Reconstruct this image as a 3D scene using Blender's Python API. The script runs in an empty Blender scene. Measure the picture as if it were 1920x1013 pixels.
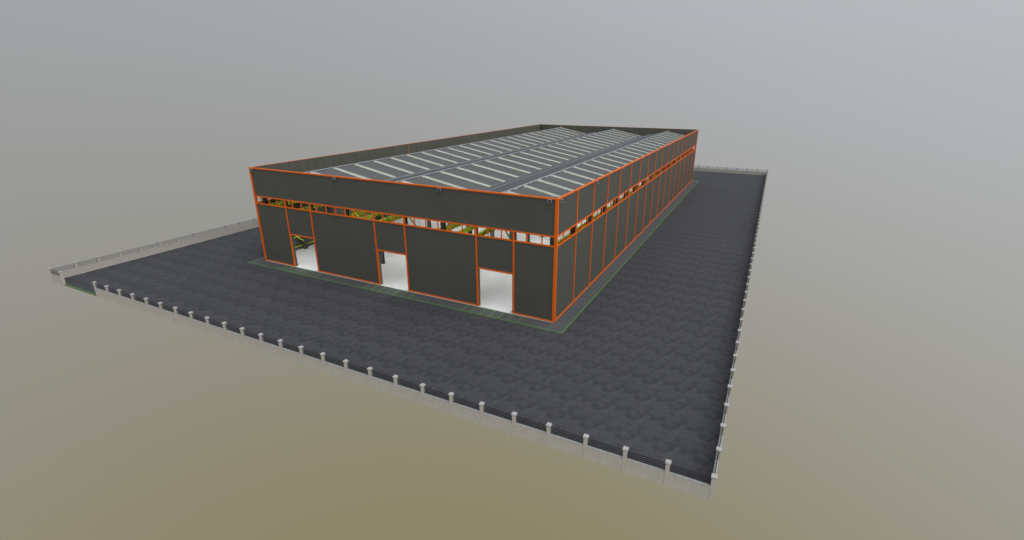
import bpy, bmesh, math, random
from mathutils import Vector, Matrix
R = math.radians
scene = bpy.context.scene
col = scene.collection

# ------------------------------------------------------------------ camera
cam = bpy.data.cameras.new("camera")
cam.sensor_width = 36.0
cam.lens = 932.43 / 1920 * 36.0
cam.clip_start = 0.1
cam.clip_end = 3000
cam_o = bpy.data.objects.new("camera", cam)
col.objects.link(cam_o)
cam_o.location = (-0.012, -29.79, 26.266)
cam_o.rotation_euler = (math.pi / 2 - 0.35006, 0, 0.47163)
scene.camera = cam_o

# ------------------------------------------------------------------ world
# the place floats in a soft blurred sky: colour is a smooth function of the direction only
world = bpy.data.worlds.new("World")
scene.world = world
world.use_nodes = True
nt = world.node_tree
N, L = nt.nodes, nt.links
N.clear()
tc = N.new("ShaderNodeTexCoord")
nrm = N.new("ShaderNodeVectorMath"); nrm.operation = 'NORMALIZE'
L.new(tc.outputs["Generated"], nrm.inputs[0])
sep = N.new("ShaderNodeSeparateXYZ"); L.new(nrm.outputs[0], sep.inputs[0])
zz = N.new("ShaderNodeMath"); zz.operation = 'MULTIPLY'
L.new(sep.outputs[2], zz.inputs[0]); L.new(sep.outputs[2], zz.inputs[1])
xz = N.new("ShaderNodeMath"); xz.operation = 'MULTIPLY'
L.new(sep.outputs[0], xz.inputs[0]); L.new(sep.outputs[2], xz.inputs[1])
SKY = [(0.411, 0.4189, 0.4209), (0.0687, 0.0715, 0.0731), (0.0124, 0.015, 0.0276), (0.1984, 0.2433, 0.3338), (0.0418, 0.032, -0.0128), (0.0628, 0.0572, 0.0462), (0.0377, 0.0375, 0.0604), (0.0292, 0.0293, 0.0423)]
acc = N.new("ShaderNodeCombineXYZ")
for i in range(3): acc.inputs[i].default_value = SKY[0][i]
cur = acc.outputs[0]
def mul(a, b):
    q = N.new("ShaderNodeMath"); q.operation = 'MULTIPLY'; L.new(a, q.inputs[0]); L.new(b, q.inputs[1]); return q.outputs[0]
yz, xy = mul(sep.outputs[1], sep.outputs[2]), mul(sep.outputs[0], sep.outputs[1])
for sock, k in ((sep.outputs[0], 1), (sep.outputs[1], 2), (sep.outputs[2], 3), (zz.outputs[0], 4), (xz.outputs[0], 5), (yz, 6), (xy, 7)):
    m = N.new("ShaderNodeVectorMath"); m.operation = 'MULTIPLY_ADD'
    L.new(sock, m.inputs[0]); m.inputs[1].default_value = SKY[k]; L.new(cur, m.inputs[2])
    cur = m.outputs[0]
mx = N.new("ShaderNodeVectorMath"); mx.operation = 'MAXIMUM'
L.new(cur, mx.inputs[0]); mx.inputs[1].default_value = (0.05, 0.05, 0.05)
bg = N.new("ShaderNodeBackground"); L.new(mx.outputs[0], bg.inputs[0]); bg.inputs[1].default_value = 1.0
wo = N.new("ShaderNodeOutputWorld"); L.new(bg.outputs[0], wo.inputs[0])

# ------------------------------------------------------------------ sun (veiled, very soft)
sun = bpy.data.lights.new("sun", 'SUN')
sun.energy = 1.3
sun.angle = R(70)
sun.color = (1.0, 0.975, 0.93)
sun_o = bpy.data.objects.new("sun", sun)
col.objects.link(sun_o)
d = Vector((-0.68, 0.10, -1.0))
sun_o.rotation_euler = d.to_track_quat('-Z', 'Y').to_euler()

scene.view_settings.view_transform = 'Standard'
scene.view_settings.look = 'None'
scene.view_settings.exposure = 0.0
scene.view_settings.gamma = 1.0
scene.cycles.max_bounces = 10
scene.cycles.diffuse_bounces = 6
scene.cycles.transmission_bounces = 8

# ------------------------------------------------------------------ materials
def mat(name, base, rough=0.7, metal=0.0, var=0.06, scale=1.5, bump=0.0, bscale=40.0, spec=0.3, stretch=None):
    m = bpy.data.materials.new(name); m.use_nodes = True
    n, l = m.node_tree.nodes, m.node_tree.links
    b = n["Principled BSDF"]
    b.inputs["Roughness"].default_value = rough
    b.inputs["Metallic"].default_value = metal
    b.inputs["Specular IOR Level"].default_value = spec
    t = n.new("ShaderNodeTexCoord")
    src = t.outputs["Object"]
    if stretch:
        mp = n.new("ShaderNodeMapping"); mp.inputs["Scale"].default_value = stretch
        l.new(src, mp.inputs[0]); src = mp.outputs[0]
    nz = n.new("ShaderNodeTexNoise"); nz.inputs["Scale"].default_value = scale
    nz.inputs["Detail"].default_value = 5; nz.inputs["Roughness"].default_value = 0.6
    l.new(src, nz.inputs["Vector"])
    r = n.new("ShaderNodeValToRGB")
    r.color_ramp.elements[0].position = 0.3; r.color_ramp.elements[1].position = 0.7
    r.color_ramp.elements[0].color = tuple(c * (1 - var) for c in base) + (1,)
    r.color_ramp.elements[1].color = tuple(min(1, c * (1 + var)) for c in base) + (1,)
    l.new(nz.outputs["Fac"], r.inputs[0]); l.new(r.outputs[0], b.inputs["Base Color"])
    if bump:
        n2 = n.new("ShaderNodeTexNoise"); n2.inputs["Scale"].default_value = bscale
        n2.inputs["Detail"].default_value = 4; l.new(t.outputs["Object"], n2.inputs["Vector"])
        bp = n.new("ShaderNodeBump"); bp.inputs["Strength"].default_value = bump
        bp.inputs["Distance"].default_value = 0.02
        l.new(n2.outputs["Fac"], bp.inputs["Height"]); l.new(bp.outputs[0], b.inputs["Normal"])
    return m

M = {}
M['cladding'] = mat('olive_cladding', (0.111, 0.111, 0.094), 0.6, 0, 0.05, 0.35, spec=0.2)
M['liner'] = mat('parapet_lining', (0.135, 0.131, 0.108), 0.65, 0, 0.06, 0.5, spec=0.2)
M['orange'] = mat('orange_trim', (0.95, 0.165, 0.004), 0.55, 0, 0.04, 0.8, spec=0.3)
M['roof'] = mat('grey_roof_sheet', (0.112, 0.115, 0.113), 0.55, 0.0, 0.12, 0.9, spec=0.35, stretch=(0.06, 1.6, 1))
M['roof_far'] = mat('blue_grey_roof_sheet', (0.090, 0.096, 0.101), 0.5, 0.0, 0.06, 0.6, spec=0.4, stretch=(1.6, 0.06, 1))
M['seam'] = mat('light_roof_flashing', (0.30, 0.32, 0.34), 0.5, 0.0, 0.05, spec=0.4)
M['gutter'] = mat('valley_gutter', (0.10, 0.105, 0.11), 0.6, 0.0, 0.05)
M['concrete'] = mat('pale_concrete', (0.57, 0.535, 0.48), 0.9, 0, 0.07, 2.2, 0.25, 30, spec=0.15)
M['cap'] = mat('pale_cap', (0.49, 0.485, 0.475), 0.9, 0, 0.05, 3.0, 0.2, 40, spec=0.15)
M['rail'] = mat('dark_rail', (0.016, 0.017, 0.018), 0.6, 0, 0.05, spec=0.3)
M['floor'] = mat('white_floor', (0.86, 0.86, 0.86), 0.75, 0, 0.035, 0.5, spec=0.2)
M['steel'] = mat('dark_steel', (0.13, 0.135, 0.115), 0.6, 0, 0.06)
M['yellow'] = mat('lime_yellow_paint', (0.60, 0.70, 0.05), 0.55, 0, 0.05)
M['green'] = mat('green_line_paint', (0.12, 0.34, 0.04), 0.8, 0, 0.08)
M['lampbody'] = mat('dark_lamp_body', (0.03, 0.032, 0.045), 0.5, 0, 0.05)
M['bracket'] = mat('pale_lamp_bracket', (0.33, 0.34, 0.38), 0.5, 0.2, 0.05)
M['apron'] = mat('apron_concrete', (0.108, 0.110, 0.116), 0.9, 0, 0.10, 1.1, 0.2, 20, spec=0.15)

def skylight_mat():
    m = bpy.data.materials.new('skylight_sheet'); m.use_nodes = True
    n, l = m.node_tree.nodes, m.node_tree.links
    n.clear()
    o = n.new("ShaderNodeOutputMaterial")
    t = n.new("ShaderNodeTexCoord")
    nz = n.new("ShaderNodeTexNoise"); nz.inputs["Scale"].default_value = 0.7; nz.inputs["Detail"].default_value = 3
    l.new(t.outputs["Object"], nz.inputs["Vector"])
    r = n.new("ShaderNodeValToRGB")
    r.color_ramp.elements[0].position = 0.35; r.color_ramp.elements[1].position = 0.65
    r.color_ramp.elements[0].color = (0.62, 0.66, 0.54, 1); r.color_ramp.elements[1].color = (0.70, 0.72, 0.66, 1)
    l.new(nz.outputs["Fac"], r.inputs[0])
    df = n.new("ShaderNodeBsdfDiffuse"); l.new(r.outputs[0], df.inputs[0])
    tr = n.new("ShaderNodeBsdfTranslucent"); tr.inputs[0].default_value = (0.96, 0.97, 0.94, 1)
    mix = n.new("ShaderNodeMixShader"); mix.inputs[0].default_value = 0.45
    l.new(df.outputs[0], mix.inputs[1]); l.new(tr.outputs[0], mix.inputs[2])
    l.new(mix.outputs[0], o.inputs[0])
    return m
M['skylight'] = skylight_mat()

def asphalt_mat():
    # a ground covering laid in 3 m squares: the same cloudy figure in each square
    m = bpy.data.materials.new('asphalt'); m.use_nodes = True
    n, l = m.node_tree.nodes, m.node_tree.links
    b = n["Principled BSDF"]; b.inputs["Roughness"].default_value = 0.92
    b.inputs["Specular IOR Level"].default_value = 0.15
    t = n.new("ShaderNodeTexCoord"); s = n.new("ShaderNodeSeparateXYZ")
    l.new(t.outputs["Object"], s.inputs[0])
    def tiled(period, radius, detail, rough, dist):
        def trig(sock, op):
            a = n.new("ShaderNodeMath"); a.operation = 'MULTIPLY'; a.inputs[1].default_value = 2 * math.pi / period
            l.new(sock, a.inputs[0])
            c = n.new("ShaderNodeMath"); c.operation = op; l.new(a.outputs[0], c.inputs[0])
            e = n.new("ShaderNodeMath"); e.operation = 'MULTIPLY'; e.inputs[1].default_value = radius
            l.new(c.outputs[0], e.inputs[0]); return e.outputs[0]
        cx = n.new("ShaderNodeCombineXYZ")
        l.new(trig(s.outputs[0], 'COSINE'), cx.inputs[0]); l.new(trig(s.outputs[0], 'SINE'), cx.inputs[1])
        l.new(trig(s.outputs[1], 'COSINE'), cx.inputs[2])
        q = n.new("ShaderNodeTexNoise"); q.noise_dimensions = '4D'
        q.inputs["Scale"].default_value = 1; q.inputs["Detail"].default_value = detail
        q.inputs["Roughness"].default_value = rough; q.inputs["Distortion"].default_value = dist
        l.new(cx.outputs[0], q.inputs["Vector"]); l.new(trig(s.outputs[1], 'SINE'), q.inputs["W"])
        return q.outputs["Fac"]
    f1 = tiled(3.0, 0.66, 7, 0.60, 0.25)
    nz = n.new("ShaderNodeTexNoise"); nz.inputs["Scale"].default_value = 0.11; nz.inputs["Detail"].default_value = 4
    l.new(t.outputs["Object"], nz.inputs["Vector"])
    fine = n.new("ShaderNodeTexNoise"); fine.inputs["Scale"].default_value = 9; fine.inputs["Detail"].default_value = 3
    l.new(t.outputs["Object"], fine.inputs["Vector"])
    r = n.new("ShaderNodeValToRGB"); cr = r.color_ramp
    cr.elements[0].position = 0.30; cr.elements[0].color = (0.046, 0.047, 0.052, 1)
    cr.elements[1].position = 0.72; cr.elements[1].color = (0.083, 0.084, 0.091, 1)
    e = cr.elements.new(0.46); e.color = (0.067, 0.068, 0.074, 1)
    l.new(f1, r.inputs[0])
    def scaleby(colsock, fac, lo, hi):
        mr = n.new("ShaderNodeMapRange"); mr.inputs[1].default_value = 0.3; mr.inputs[2].default_value = 0.7
        mr.inputs[3].default_value = lo; mr.inputs[4].default_value = hi
        l.new(fac, mr.inputs[0])
        v = n.new("ShaderNodeVectorMath"); v.operation = 'SCALE'
        l.new(colsock, v.inputs[0]); l.new(mr.outputs[0], v.inputs["Scale"]); return v.outputs[0]
    # one long wavy dark vein across each square
    def op(kind, a, b_=None):
        q = n.new("ShaderNodeMath"); q.operation = kind
        for i, v in enumerate((a, b_)):
            if v is None: continue
            if isinstance(v, (int, float)): q.inputs[i].default_value = v
            else: l.new(v, q.inputs[i])
        return q.outputs[0]
    U = op('MULTIPLY', s.outputs[0], 2 * math.pi / 3.0); V = op('MULTIPLY', s.outputs[1], 2 * math.pi / 3.0)
    ph = op('ADD', op('MULTIPLY', op('SINE', op('ADD', U, 0.6)), 1.05), op('MULTIPLY', op('SINE', op('ADD', op('MULTIPLY', U, 2.0), 1.9)), 0.55))
    ph = op('ADD', ph, op('MULTIPLY', tiled(3.0, 0.95, 5, 0.62, 0.3), 4.2))
    vein = op('POWER', op('MAXIMUM', op('COSINE', op('SUBTRACT', V, ph)), 0.0), 4.5)
    amp = op('ADD', op('MULTIPLY', op('SINE', op('ADD', U, 2.4)), 0.32), 0.62)
    vs = op('SUBTRACT', 1.05, op('MULTIPLY', op('MULTIPLY', vein, amp), 0.31))
    vv = n.new("ShaderNodeVectorMath"); vv.operation = 'SCALE'
    l.new(r.outputs[0], vv.inputs[0]); l.new(vs, vv.inputs["Scale"])
    c = scaleby(vv.outputs[0], nz.outputs["Fac"], 0.95, 1.05)
    c = scaleby(c, fine.outputs["Fac"], 0.86, 1.14)
    l.new(c, b.inputs["Base Color"])
    bp = n.new("ShaderNodeBump"); bp.inputs["Strength"].default_value = 0.35; bp.inputs["Distance"].default_value = 0.05
    l.new(f1, bp.inputs["Height"]); l.new(bp.outputs[0], b.inputs["Normal"])
    return m
M['asphalt'] = asphalt_mat()

# ------------------------------------------------------------------ helpers
def tag(o, label=None, cat=None, group=None, kind=None):
    if label: o['label'] = label
    if cat: o['category'] = cat
    if group: o['group'] = group
    if kind: o['kind'] = kind
    return o

def empty(name, loc, rz=0.0):
    o = bpy.data.objects.new(name, None); o.location = loc; o.rotation_euler = (0, 0, rz)
    o.empty_display_size = 0.5
    col.objects.link(o); return o

class MB:
    def __init__(s): s.bm = bmesh.new()
    def box(s, x0, x1, y0, y1, z0, z1):
        v = [s.bm.verts.new(p) for p in ((x0, y0, z0), (x1, y0, z0), (x1, y1, z0), (x0, y1, z0),
                                         (x0, y0, z1), (x1, y0, z1), (x1, y1, z1), (x0, y1, z1))]
        for f in ((3, 2, 1, 0), (4, 5, 6, 7), (0, 1, 5, 4), (1, 2, 6, 5), (2, 3, 7, 6), (3, 0, 4, 7)):
            s.bm.faces.new([v[i] for i in f])
        return s
    def bar(s, a, b, w, h):
        a, b = Vector(a), Vector(b); t = (b - a).normalized()
        up = Vector((0, 0, 1)) if abs(t.z) < 0.95 else Vector((0, 1, 0))
        u = t.cross(up).normalized() * w / 2; q = u.cross(t).normalized() * h / 2
        v = [s.bm.verts.new(p + du + dq) for p in (a, b) for du, dq in ((-u, -q), (u, -q), (u, q), (-u, q))]
        for f in ((3, 2, 1, 0), (4, 5, 6, 7), (0, 1, 5, 4), (1, 2, 6, 5), (2, 3, 7, 6), (3, 0, 4, 7)):
            s.bm.faces.new([v[i] for i in f])
        return s
    def strip(s, prof, ax, v0, v1, back):
        """prof: (u, depth) points; a ribbed sheet. ax(u, v, depth) gives the point; back = depth of the flat back."""
        f0 = [s.bm.verts.new(ax(u, v0, d)) for u, d in prof]; f1 = [s.bm.verts.new(ax(u, v1, d)) for u, d in prof]
        for i in range(len(prof) - 1): s.bm.faces.new((f0[i], f0[i + 1], f1[i + 1], f1[i]))
        ua, ub = prof[0][0], prof[-1][0]
        b = [s.bm.verts.new(ax(u, v, back)) for u, v in ((ua, v0), (ub, v0), (ub, v1), (ua, v1))]
        s.bm.faces.new(b[::-1])
        s.bm.faces.new([b[0], b[1]] + f0[::-1]); s.bm.faces.new([b[2], b[3]] + f1)
        s.bm.faces.new((b[0], f0[0], f1[0], b[3])); s.bm.faces.new((b[1], b[2], f1[-1], f0[-1]))
        return s
    def build(s, name, m, parent=None, bevel=0.0):
        bmesh.ops.recalc_face_normals(s.bm, faces=s.bm.faces)
        me = bpy.data.meshes.new(name); s.bm.to_mesh(me); s.bm.free()
        me.materials.append(m)
        o = bpy.data.objects.new(name, me); col.objects.link(o)
        if bevel:
            md = o.modifiers.new("bevel", 'BEVEL'); md.width = bevel; md.segments = 2; md.limit_method = 'ANGLE'
        if parent: o.parent = parent
        return o

def ribs(u0, u1, pitch, top, depth, base=0.0, slope=0.03):
    """trapezoid ribs standing `depth` proud of base"""
    n = max(1, round((u1 - u0) / pitch)); p = (u1 - u0) / n; pts = [(u0, base)]
    for i in range(n):
        c = u0 + p * (i + 0.5)
        pts += [(c - top / 2 - slope, base), (c - top / 2, base + depth), (c + top / 2, base + depth), (c + top / 2 + slope, base)]
    pts.append((u1, base)); return pts

# ------------------------------------------------------------------ ground
XL, YF = -90.0, 150.0
o = MB().box(XL - 0.1, 0.1, -0.1, YF + 0.1, -0.12, 0.0).build('yard', M['asphalt'])
tag(o, 'dark grey cloudy asphalt yard around the warehouse', kind='structure')
BX0, BX1, BY0, BY1, BH = -70.35, -19.92, 20.2, 128.6, 14.95
o = MB().box(BX0 - 1.75, BX1 + 1.8, BY0 - 1.95, BY1 + 1.8, 0.0, 0.006).build('apron_path', M['apron'])
tag(o, 'lighter grey concrete path around the foot of the warehouse', kind='structure')

g = MB(); a0, a1, b0, b1 = BX0 - 1.75, BX1 + 1.8, BY0 - 1.95, BY1 + 1.8; w = 0.09
g.box(a0 - w, a1 + w, b0 - w, b0, 0.0005, 0.018); g.box(a0 - w, a1 + w, b1, b1 + w, 0.0005, 0.018)
g.box(a0 - w, a0, b0, b1, 0.0005, 0.018); g.box(a1, a1 + w, b0, b1, 0.0005, 0.018)
for cx in (-61.15, -44.0, -27.78):
    for k in range(7):
        x = cx + (k - 3) * 1.29
        g.box(x - w / 2, x + w / 2, b0, BY0 - 0.12, 0.0065, 0.018)
g.box(-66.2, -56.2, BY0 - 0.20, BY0 - 0.15, 0.0065, 0.018)
g.box(-48.6, -39.3, BY0 - 0.20, BY0 - 0.15, 0.0065, 0.018)
g.box(-32.2, -23.2, BY0 - 0.20, BY0 - 0.15, 0.0065, 0.018)
o = g.build('ground_marking', M['green'])
tag(o, 'thin green line round the warehouse path with cross ticks before the doors', kind='structure')
o = MB().box(-86.8, -78.15, -0.07, 0.03, 0.0005, 0.02).build('gateway_marking', M['green'])
tag(o, 'green line across the gap between two gate posts', kind='structure')

# ------------------------------------------------------------------ warehouse
W = empty('warehouse', (-45.15, BY0, 0))
tag(W, 'long dark warehouse with orange frame, ribbed cladding and three-gable roof behind a parapet', 'warehouse')
W_OFF = Vector((45.15, -BY0, 0))
def part(mb, name, m, parent=None, bevel=0, label=None):
    """meshes are drawn in world coordinates and moved under the warehouse"""
    bmesh.ops.translate(mb.bm, verts=mb.bm.verts, vec=W_OFF)
    o = mb.build(name, m, parent or W, bevel)
    if label: o['label'] = label
    return o
BZ0, BZ1 = 9.5, 10.62       # clerestory band
T = 0.12                    # cladding thickness
front = lambda u, v, d: (u, BY0 - d, v)
backw = lambda u, v, d: (u, BY1 + d, v)
right = lambda u, v, d: (BX1 + d, u, v)
leftw = lambda u, v, d: (BX0 - d, u, v)
RP = 0.33
def clad(ax, u0, u1, z0, z1, pitch=RP):
    return MB().strip(ribs(u0, u1, pitch, 0.10, 0.015, -0.01), ax, z0, z1, -T)
PX = [-70.22, -63.68, -58.5, -46.52, -41.37, -30.4, -25.27, -20.05]
DOORS = {1, 3, 5}
DH = 5.3
floor = MB().box(BX0 + 0.02, BX1 - 0.02, BY0 - 0.10, BY1 - 0.02, 0.0065, 0.07)
part(floor, 'floor', M['floor'])
# front wall
part(clad(front, BX0 + .02, BX1 - .02, BZ1, BH - 0.06), 'wall_panel', M['cladding'])
for i in range(7):
    u0, u1 = PX[i] + 0.06, PX[i + 1] - 0.06
    part(clad(front, u0, u1, DH + 0.05 if i in DOORS else 0.1, BZ0), 'wall_panel', M['cladding'])
# back and left walls
nb = 17; bay = (BY1 - BY0) / nb
part(clad(backw, BX0 + .02, BX1 - .02, 0.1, BZ0), 'wall_panel', M['cladding'])
part(clad(backw, BX0 + .02, BX1 - .02, BZ1, BH - 0.06), 'wall_panel', M['cladding'])
part(clad(leftw, BY0 + 0.02, BY1 - .02, 0.1, BZ0), 'wall_panel', M['cladding'])
part(clad(leftw, BY0 + 0.02, BY1 - .02, BZ1, BH - 0.06), 'wall_panel', M['cladding'])
for k in range(nb):
    u0, u1 = BY0 + bay * k + 0.05, BY0 + bay * (k + 1) - 0.05
    part(clad(right, u0, u1, 0.1, BZ0), 'wall_panel', M['cladding'])
    part(clad(right, u0, u1, BZ1, BH - 0.06), 'wall_panel', M['cladding'])
# parapet linings seen above the roof, with open joints between the sheets
def lining(ax, u0, u1, z0):
    n = round((u1 - u0) / 1.9); p = (u1 - u0) / n; pts = [(u0, 0.05)]
    for i in range(n):
        c = u0 + p * (i + 0.5); pts += [(c - 0.05, 0.05), (c - 0.03, 0.0), (c + 0.03, 0.0), (c + 0.05, 0.05)]
    pts.append((u1, 0.05))
    return MB().strip(pts, ax, z0, BH - 0.08, -0.03)
part(lining(lambda u, v, d: (BX0 + T + 0.06 + d, u, v), BY0 + .2, BY1 - .2, 12.2), 'parapet_lining', M['liner'])
part(lining(lambda u, v, d: (BX1 - T - 0.06 - d, u, v), BY0 + .2, BY1 - .2, 12.2), 'parapet_lining', M['liner'])
part(lining(lambda u, v, d: (u, BY1 - T - 0.06 - d, v), BX0 + .3, BX1 - .3, 12.2), 'parapet_lining', M['liner'])
part(lining(lambda u, v, d: (u, BY0 + T + 0.06 + d, v), BX0 + .3, BX1 - .3, 12.2), 'parapet_lining', M['liner'])
part(MB().box(BX0 + T + .115, BX0 + T + .15, 58.3, 58.42, 12.6, BH - .09), 'orange_joint', M['orange'])
part(MB().box(-62.95, -62.75, BY1 - T - .18, BY1 - T - .115, 12.6, BH - .09), 'orange_joint', M['orange'])

def o_part(mb, name='orange_post'): return part(mb, name, M['orange'])
# corner posts
for x, sx in ((BX1, 1), (BX0, -1)):
    for y, sy in ((BY0, -1), (BY1, 1)):
        xs = sorted((x + sx * 0.11, x - sx * 0.22)); ys = sorted((y + sy * 0.11, y - sy * 0.22))
        o_part(MB().box(*xs, *ys, 0.072, BH - 0.10), 'corner_post')
# front posts
for x in PX[1:-1]:
    o_part(MB().box(x - 0.095, x + 0.095, BY0 - 0.10, BY0 + 0.06, 0.0705, BZ1))
for i in (1, 3, 5):
    o_part(MB().box(PX[i] + .096, PX[i + 1] - .096, BY0 - .095, BY0 + .05, DH - .07, DH + .09), 'door_lintel')
for i in (0, 2, 4, 6):
    o_part(MB().box(PX[i] + (.096 if i else .21), PX[i + 1] - (.096 if i < 6 else .21), BY0 - .085, BY0 + .03, 0.072, 0.24), 'base_beam')
o_part(MB().box(BX0 + .24, BX1 - .24, BY0 - .12, BY0 + .05, BZ0 - .10, BZ0 + .07), 'orange_beam')
o_part(MB().box(BX0 + .24, BX1 - .24, BY0 - .12, BY0 + .05, BZ1 - .07, BZ1 + .09), 'orange_beam')
MU = [-69.04, -67.13, -65.37, -62.15, -60.28, -57.21, -55.27, -53.45, -51.67, -49.85, -48.01, -44.87, -43.07,
      -39.64, -37.85, -36.0, -34.2, -32.35, -28.72, -26.89, -23.53, -21.66]
for x in MU:
    o_part(MB().box(x - .065, x + .065, BY0 - .075, BY0 + .02, BZ0 + .07, BZ1 - .07), 'mullion')
# side walls
for X, s in ((BX1, 1), (BX0, -1)):
    def sb(d0, d1, y0, y1, z0, z1):
        xs = sorted((X + s * d0, X + s * d1)); return MB().box(*xs, y0, y1, z0, z1)
    for k in range(1, nb):
        y = BY0 + bay * k
        o_part(sb(-.05, .10, y - .095, y + .095, 0.07, BH - .09))
    for k in range(nb):
        ya = BY0 + bay * k + (.096 if k else .23); yb = BY0 + bay * (k + 1) - (.096 if k < nb - 1 else .23)
        o_part(sb(-.05, .085, ya, yb, 0.071, 0.26), 'base_beam')
        o_part(sb(-.05, .085, ya, yb, BZ0 - .10, BZ0 + .07), 'orange_beam')
        o_part(sb(-.05, .085, ya, yb, BZ1 - .07, BZ1 + .09), 'orange_beam')
    mu = MB()
    for k in range(nb):
        y = BY0 + bay * k
        for q in ((2.08, 4.25)):
            if s > 0: o_part(sb(-.02, .07, y + q - .065, y + q + .065, BZ0 + .07, BZ1 - .07), 'mullion')
            else:
                xs = sorted((X - s * .02, X + s * .07)); mu.box(*xs, y + q - .065, y + q + .065, BZ0 + .07, BZ1 - .07)
    if s < 0: o_part(mu, 'mullion_row')
    else: mu.bm.free()
o_part(MB().box(BX0 + .24, BX1 - .24, BY1 - .05, BY1 + .12, BZ0 - .10, BZ0 + .07), 'orange_beam')
o_part(MB().box(BX0 + .24, BX1 - .24, BY1 - .05, BY1 + .12, BZ1 - .07, BZ1 + .09), 'orange_beam')
o_part(MB().box(BX0 + .24, BX1 - .24, BY1 - .05, BY1 + .1, 0.0705, .26), 'base_beam')
for k in range(1, 9):
    x = BX0 + (BX1 - BX0) * k / 9
    o_part(MB().box(x - .11, x + .11, BY1 - .05, BY1 + .135, 0.0715, BH - .09))
# coping
CT = BH + 0.06
o_part(MB().box(BX0 - .13, BX1 + .13, BY0 - .13, BY0 + .10, BH - .11, CT), 'coping')
o_part(MB().box(BX0 - .13, BX1 + .13, BY1 - .10, BY1 + .13, BH - .11, CT), 'coping')
o_part(MB().box(BX1 - .10, BX1 + .13, BY0 + .10, BY1 - .10, BH - .11, CT), 'coping')
o_part(MB().box(BX0 - .13, BX0 + .10, BY0 + .10, BY1 - .10, BH - .11, CT), 'coping')
dk = lambda *a: part(MB().box(*a), 'coping_lining', M['liner'])
dk(BX0 + .101, BX0 + .235, BY0 + .3, BY1 - .3, BH - .079, BH + .05)
dk(BX0 + .3, BX1 - .3, BY1 - .235, BY1 - .101, BH - .079, BH + .05)
# roof: three gables
RX0, RX1 = BX0 + T + .12, BX1 - T - .12
span = (RX1 - RX0) / 3
RZ, VZ = 14.30, 12.66
VAL = [RX0, -53.30, -35.65, RX1]
RID = [-62.1, -44.75, -28.35]
y0r, y1r = BY0 + T + .1, BY1 - T - .1
SKP, SKW = 4.63, 0.98
sky_y = [24.35 + SKP * k for k in range(23)]
sky_y = [y for y in sky_y if y < y1r - 0.6]
GW = 0.30
for i in range(3):
    xa, xm, xb = VAL[i], RID[i], VAL[i + 1]
    # east slope
    x0, x1 = xm + 0.18, xb - GW
    zs = lambda x: RZ - (RZ - VZ) * (x - xm) / (xb - xm)
    def ax_e(u, v, d, zs=zs): return (v, u, zs(v) + d)
    segs = []; last = y0r
    for y in sky_y:
        segs.append((last, y - SKW / 2)); last = y + SKW / 2
    segs.append((last, y1r))
    for (ya, yb) in segs:
        part(MB().strip(ribs(ya, yb, 0.9, 0.26, 0.03, 0, 0.07), ax_e, x0, x1, -0.05), 'roof_sheet', M['roof'])
    for y in sky_y:
        s_ = MB()
        f = [s_.bm.verts.new(ax_e(u, v, 0.035)) for u, v in ((y - SKW / 2, x0), (y + SKW / 2, x0), (y + SKW / 2, x1), (y - SKW / 2, x1))]
        s_.bm.faces.new(f)
        part(s_, 'skylight', M['skylight'])
    # west slope: long sheets with standing seams along the building
    x0w, x1w = xa + GW, xm - 0.18
    zw = lambda x: VZ + (RZ - VZ) * (x - xa) / (xm - xa)
    def ax_w(u, v, d, zw=zw): return (u, v, zw(u) + d)
    part(MB().strip(ribs(x0w, x1w, 1.3, 0.10, 0.07, 0, 0.03), ax_w, y0r, y1r, -0.05), 'west_roof_slope', M['roof_far'])
    for fx in (0.30,):
        xs_ = x0w + (x1w - x0w) * fx
        part(MB().bar((xs_, y0r, zw(xs_) + 0.1), (xs_, y1r, zw(xs_) + 0.1), 0.12, 0.10), 'roof_flashing', M['seam'])
    # ridge cap
    rc = MB(); pr = [(xm - .22, RZ + .05), (xm, RZ + .14), (xm + .22, RZ + .05)]
    a_ = [rc.bm.verts.new((x, y0r, z)) for x, z in pr]; b_ = [rc.bm.verts.new((x, y1r, z)) for x, z in pr]
    rc.bm.faces.new((a_[0], a_[1], b_[1], b_[0])); rc.bm.faces.new((a_[1], a_[2], b_[2], b_[1]))
    part(rc, 'ridge_cap', M['seam'])
# valley gutters
for i in range(4):
    x = VAL[i]
    lo, hi = (x if i == 0 else x - GW), (x if i == 3 else x + GW)
    gm = MB().box(lo, hi, y0r, y1r, VZ - .12, VZ - .06)
    part(gm, 'gutter', M['gutter'])
    if 0 < i < 3:
        part(MB().box(x - GW - .03, x - GW + .04, y0r, y1r, VZ - .055, VZ + .06), 'gutter_edge', M['seam'])

# ---- steelwork seen through the openings
def column(x, y, w=.42, dd=.5, top=12.3):
    mb = MB(); t = .035
    mb.box(x - w / 2, x + w / 2, y - dd / 2, y - dd / 2 + t, .0702, top)
    mb.box(x - w / 2, x + w / 2, y + dd / 2 - t, y + dd / 2, .0702, top)
    mb.box(x - .02, x + .02, y - dd / 2 + t, y + dd / 2 - t, .0702, top)
    mb.box(x - w / 2 - .1, x + w / 2 + .1, y - dd / 2 - .1, y + dd / 2 + .1, .0701, .12)
    return part(mb, 'steel_column', M['steel'])
for x, w in ((-64.2, .3), (-58.85, .3), (-41.6, .3), (-30.75, .35), (-25.5, .4)):
    column(x, BY0 + .62, w, .35)
for k in range(0, 17):
    y = BY0 + 1.0 + bay * k
    column(-69.6, y, .5, .5); column(-52.4, y, .5, .5); column(-35.9, y, .5, .5)
    cm = MB()
    cm.box(-21.05, -21.01, y - .15, y + .15, .0702, 12.3); cm.box(-20.35, -20.31, y - .15, y + .15, .0702, 12.3)
    cm.box(-21.01, -20.35, y - .02, y + .02, .0702, 12.3)
    part(cm, 'steel_column', M['steel'])
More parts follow.
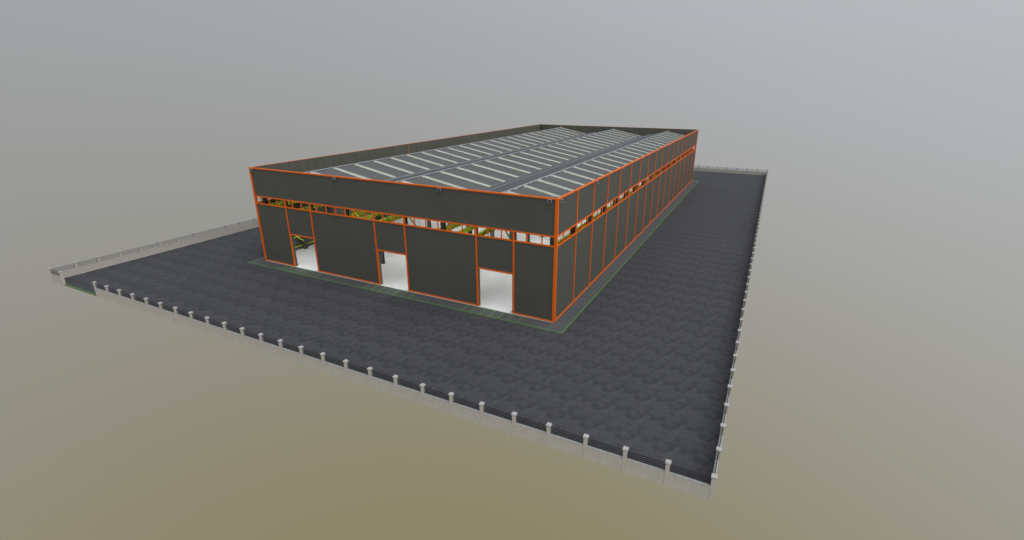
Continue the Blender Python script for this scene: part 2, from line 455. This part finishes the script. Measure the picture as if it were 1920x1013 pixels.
for i in (1, 3, 5):
    part(MB().box(PX[i] - .1, PX[i] + .14, BY0 + .065, BY0 + .42, .0705, DH), 'door_jamb', M['cladding'])
    part(MB().box(PX[i + 1] - .14, PX[i + 1] + .1, BY0 + .065, BY0 + .42, .0705, DH), 'door_jamb', M['cladding'])
def girder(x, zt, h, w=.34, y0=BY0 + 1.1, y1=BY1 - 1.0):
    mb = MB(); t = .05
    mb.box(x - w / 2, x + w / 2, y0, y1, zt - t, zt)
    mb.box(x - w / 2, x + w / 2, y0, y1, zt - h, zt - h + t)
    mb.box(x - .02, x + .02, y0, y1, zt - h + t, zt - t)
    yy = y0 + 1
    while yy < y1:
        mb.box(x + .0205, x + w / 2 - .02, yy, yy + .03, zt - h + t, zt - t); yy += 1.6
    return part(mb, 'crane_girder', M['yellow'])
girder(-68.9, 9.15, .75); girder(-64.0, 8.75, .55); girder(-54.5, 8.75, .8); girder(-52.2, 8.45, .5)
girder(-48.6, 8.45, .7); girder(-37.4, 8.85, .7); girder(-35.2, 8.5, .6); girder(-32.6, 8.4, .6)
girder(-22.2, 8.08, .7)
for z in (.66, 6.6, 9.0):
    part(MB().box(BX0 + .14, BX0 + .26, BY0 + .4, BY1 - .4, z - .06, z + .06), 'wall_rail', M['yellow'])
part(MB().bar((-69.75, BY0 + 5.2, 3.3), (-69.2, BY0 + 6.75, 1.75), .18, .18), 'brace', M['yellow'])
part(MB().bar((-69.75, BY0 + 5.0, 2.5), (-69.6, BY0 + 6.6, 2.5), .12, .12), 'brace', M['yellow'])
for (xa, xb) in ((-52.6, -49.8), (-42.5, -39.8), (-27.6, -26.0)):
    part(MB().bar((xa, BY0 + 1.2, 11.2), (xb, BY0 + 1.2, 8.6), .13, .13), 'brace', M['yellow'])

# ------------------------------------------------------------------ floodlights
def make_flood():
    root = empty('floodlight', (0, 0, 0))
    b = MB(); b.box(-.17, .17, -.34, -.10, -.24, -.10); b.build('lamp_housing', M['lampbody'], root, .015)
    p = MB(); p.bar((-.26, -.22, -.26), (.26, -.22, -.26), .36, .03); p.build('lens', M['bracket'], root)
    k = MB(); k.box(-.24, -.19, -.30, -.16, -.23, .0); k.box(.19, .24, -.30, -.16, -.23, .0); k.box(-.24, .24, -.30, -.16, .0005, .05)
    k.box(-.06, .06, -.158, .0, -.0, .045)
    k.build('bracket', M['bracket'], root)
    return root
fl = make_flood()
def copy_tree(o, parent=None):
    c = o.copy(); col.objects.link(c)
    if parent: c.parent = parent
    for ch in list(o.children): copy_tree(ch, c)
    return c
FG = 'floodlights along the top of the warehouse walls'
fspots = [(-69.75, BY0 - .06, 0, 'floodlight at the far left corner of the front wall, under the orange coping'),
          (-52.75, BY0 - .06, 0, 'floodlight on the front wall between the left and middle doors, under the coping'),
          (-35.35, BY0 - .06, 0, 'floodlight on the front wall above the panel between middle and right doors'),
          (-20.75, BY0 - .06, 0, 'floodlight on the front wall beside the thick orange near corner post'),
          (BX1 + .06, BY0 + .55, 1, 'floodlight on the long side wall right beside the near corner post')]
ordn = ['second', 'third', 'fourth', 'fifth', 'sixth', 'seventh', 'eighth', 'ninth']
for k in range(1, 9):
    fspots.append((BX1 + .06, BY0 + bay * 2 * k + .45, 1, '%s floodlight along the long side wall counted from the near corner' % ordn[k - 1]))
for i, (x, y, side, lab) in enumerate(fspots):
    o = fl if i == 0 else copy_tree(fl)
    o.location = (x, y, BH - .14); o.rotation_euler = (0, 0, R(90) if side else 0)
    tag(o, lab, 'floodlight', FG)

# ------------------------------------------------------------------ added fill lamps, out of view, brightening the hall interior
def make_fill_lamp():
    root = empty('added_fill_lamp', (0, 0, 0))
    m = MB(); n = 20
    prof = [(.05, .34), (.12, .30), (.16, .16), (.36, .02), (.38, .0), (.345, .015), (.13, .15), (.0001, .16)]
    rings = [[m.bm.verts.new((r_ * math.cos(2 * math.pi * i / n), r_ * math.sin(2 * math.pi * i / n), z)) for i in range(n)] for r_, z in prof]
    for p_, q_ in zip(rings, rings[1:]):
        for i in range(n): m.bm.faces.new((p_[i], p_[(i + 1) % n], q_[(i + 1) % n], q_[i]))
    m.build('fill_lamp_shade', M['steel'], root)
    MB().box(-.012, .012, -.012, .012, .33, 1.5).build('cable', M['steel'], root)
    li = bpy.data.lights.new('fill_light', 'AREA'); li.shape = 'DISK'; li.size = .7; li.energy = FILL_W
    li.color = (0.985, 0.99, 1.0)
    lo = bpy.data.objects.new('fill_light', li); col.objects.link(lo); lo.parent = root; lo.location = (0, 0, .005)
    return root
FILL_W = 175
fill_lamp = make_fill_lamp(); nl = 0
weak = bpy.data.lights['fill_light'].copy(); weak.energy = FILL_W * .4; weak.size = 1.0
strong = bpy.data.lights['fill_light']
for xs_ in (-66.4, -57.6, -49.6, -41.2, -33.0, -24.6):
    for k in range(13):
        o = fill_lamp if nl == 0 else copy_tree(fill_lamp); nl += 1
        o.location = (xs_, BY0 + 3.0 + 8.5 * k, 11.1 if (k + int(-xs_ / 8.3)) % 2 else 7.35)
        for ch in o.children:
            if ch.name.startswith('cable'):
                low = o.location.z < 9
                ch.scale.z = 3.4 if low else 1.0; ch.location.z = -.79 if low else 0.0
            if ch.type == 'LIGHT' and o.location.z > 9: ch.data = weak
            elif ch.type == 'LIGHT': ch.data = strong
        tag(o, 'added fill lamp, out of view inside the warehouse, brightening its white floor', 'lamp', 'added fill lamps inside the warehouse')

# ------------------------------------------------------------------ fences
S = 3.0
def fence_proto():
    p = MB().box(-.14, .14, -.14, .14, -.12, 1.80).build('post', M['concrete'], None, .01)
    c = MB().box(-.19, .19, -.19, .19, 1.8005, 1.935).build('cap', M['cap'], p, .015)
    w_ = MB().box(.1405, S - .1405, -.105, .105, -.12, 0.98).build('wall_panel', M['concrete'], None)
    e = MB().box(.1405, S - .1405, -.125, .125, 0.9805, 1.05).build('coping', M['cap'], w_)
    r = MB()
    for z in (1.17, 1.35, 1.53, 1.71): r.box(.13, S - .13, -.03, .03, z - .022, z + .022)
    r = r.build('railing', M['rail'])
    return p, w_, r
P, WP, RL = fence_proto()
first = [True]
def put(src, parent, x):
    if first[0]:
        o = src
    else:
        o = src.copy(); col.objects.link(o)
        for ch in src.children:
            c = ch.copy(); col.objects.link(c); c.parent = o
    o.parent = parent; o.location = (x, 0, 0)
    return o
def fence(loc, ang, n, label, cat='fence', start_post=True, end_post=True):
    root = empty('boundary_fence', loc, R(ang))
    tag(root, label, cat, 'fences round the yard')
    posts = list(range(0 if start_post else 1, n + 1 if end_post else n))
    for i in posts:
        put(P, root, S * i)
        if first[0]:
            put(WP, root, 0); put(RL, root, 0); first[0] = False
            for j in range(1, n): put(WP, root, S * j); put(RL, root, S * j)
            continue
    if loc != FIRST:
        for j in range(n): put(WP, root, S * j); put(RL, root, S * j)
    return root
FIRST = (-78.0, 0, 0)
fence(FIRST, 0, 26, 'front fence of pale posts and dark rails, nearest the viewer and right of the gateway')
fence((0, 0, 0), 90, 50, 'long fence down the right side of the yard, seen almost from above', start_post=False)
fence((-90, 0, 0), 90, 50, 'left fence of pale posts running back from the gateway corner', start_post=False)
fence((-90, 0, 0), 0, 1, 'one-bay stub of fence left of the gateway at the left corner')
fence((-90, 150, 0), 0, 30, 'far fence closing the back of the yard beyond the warehouse', start_post=False, end_post=False)
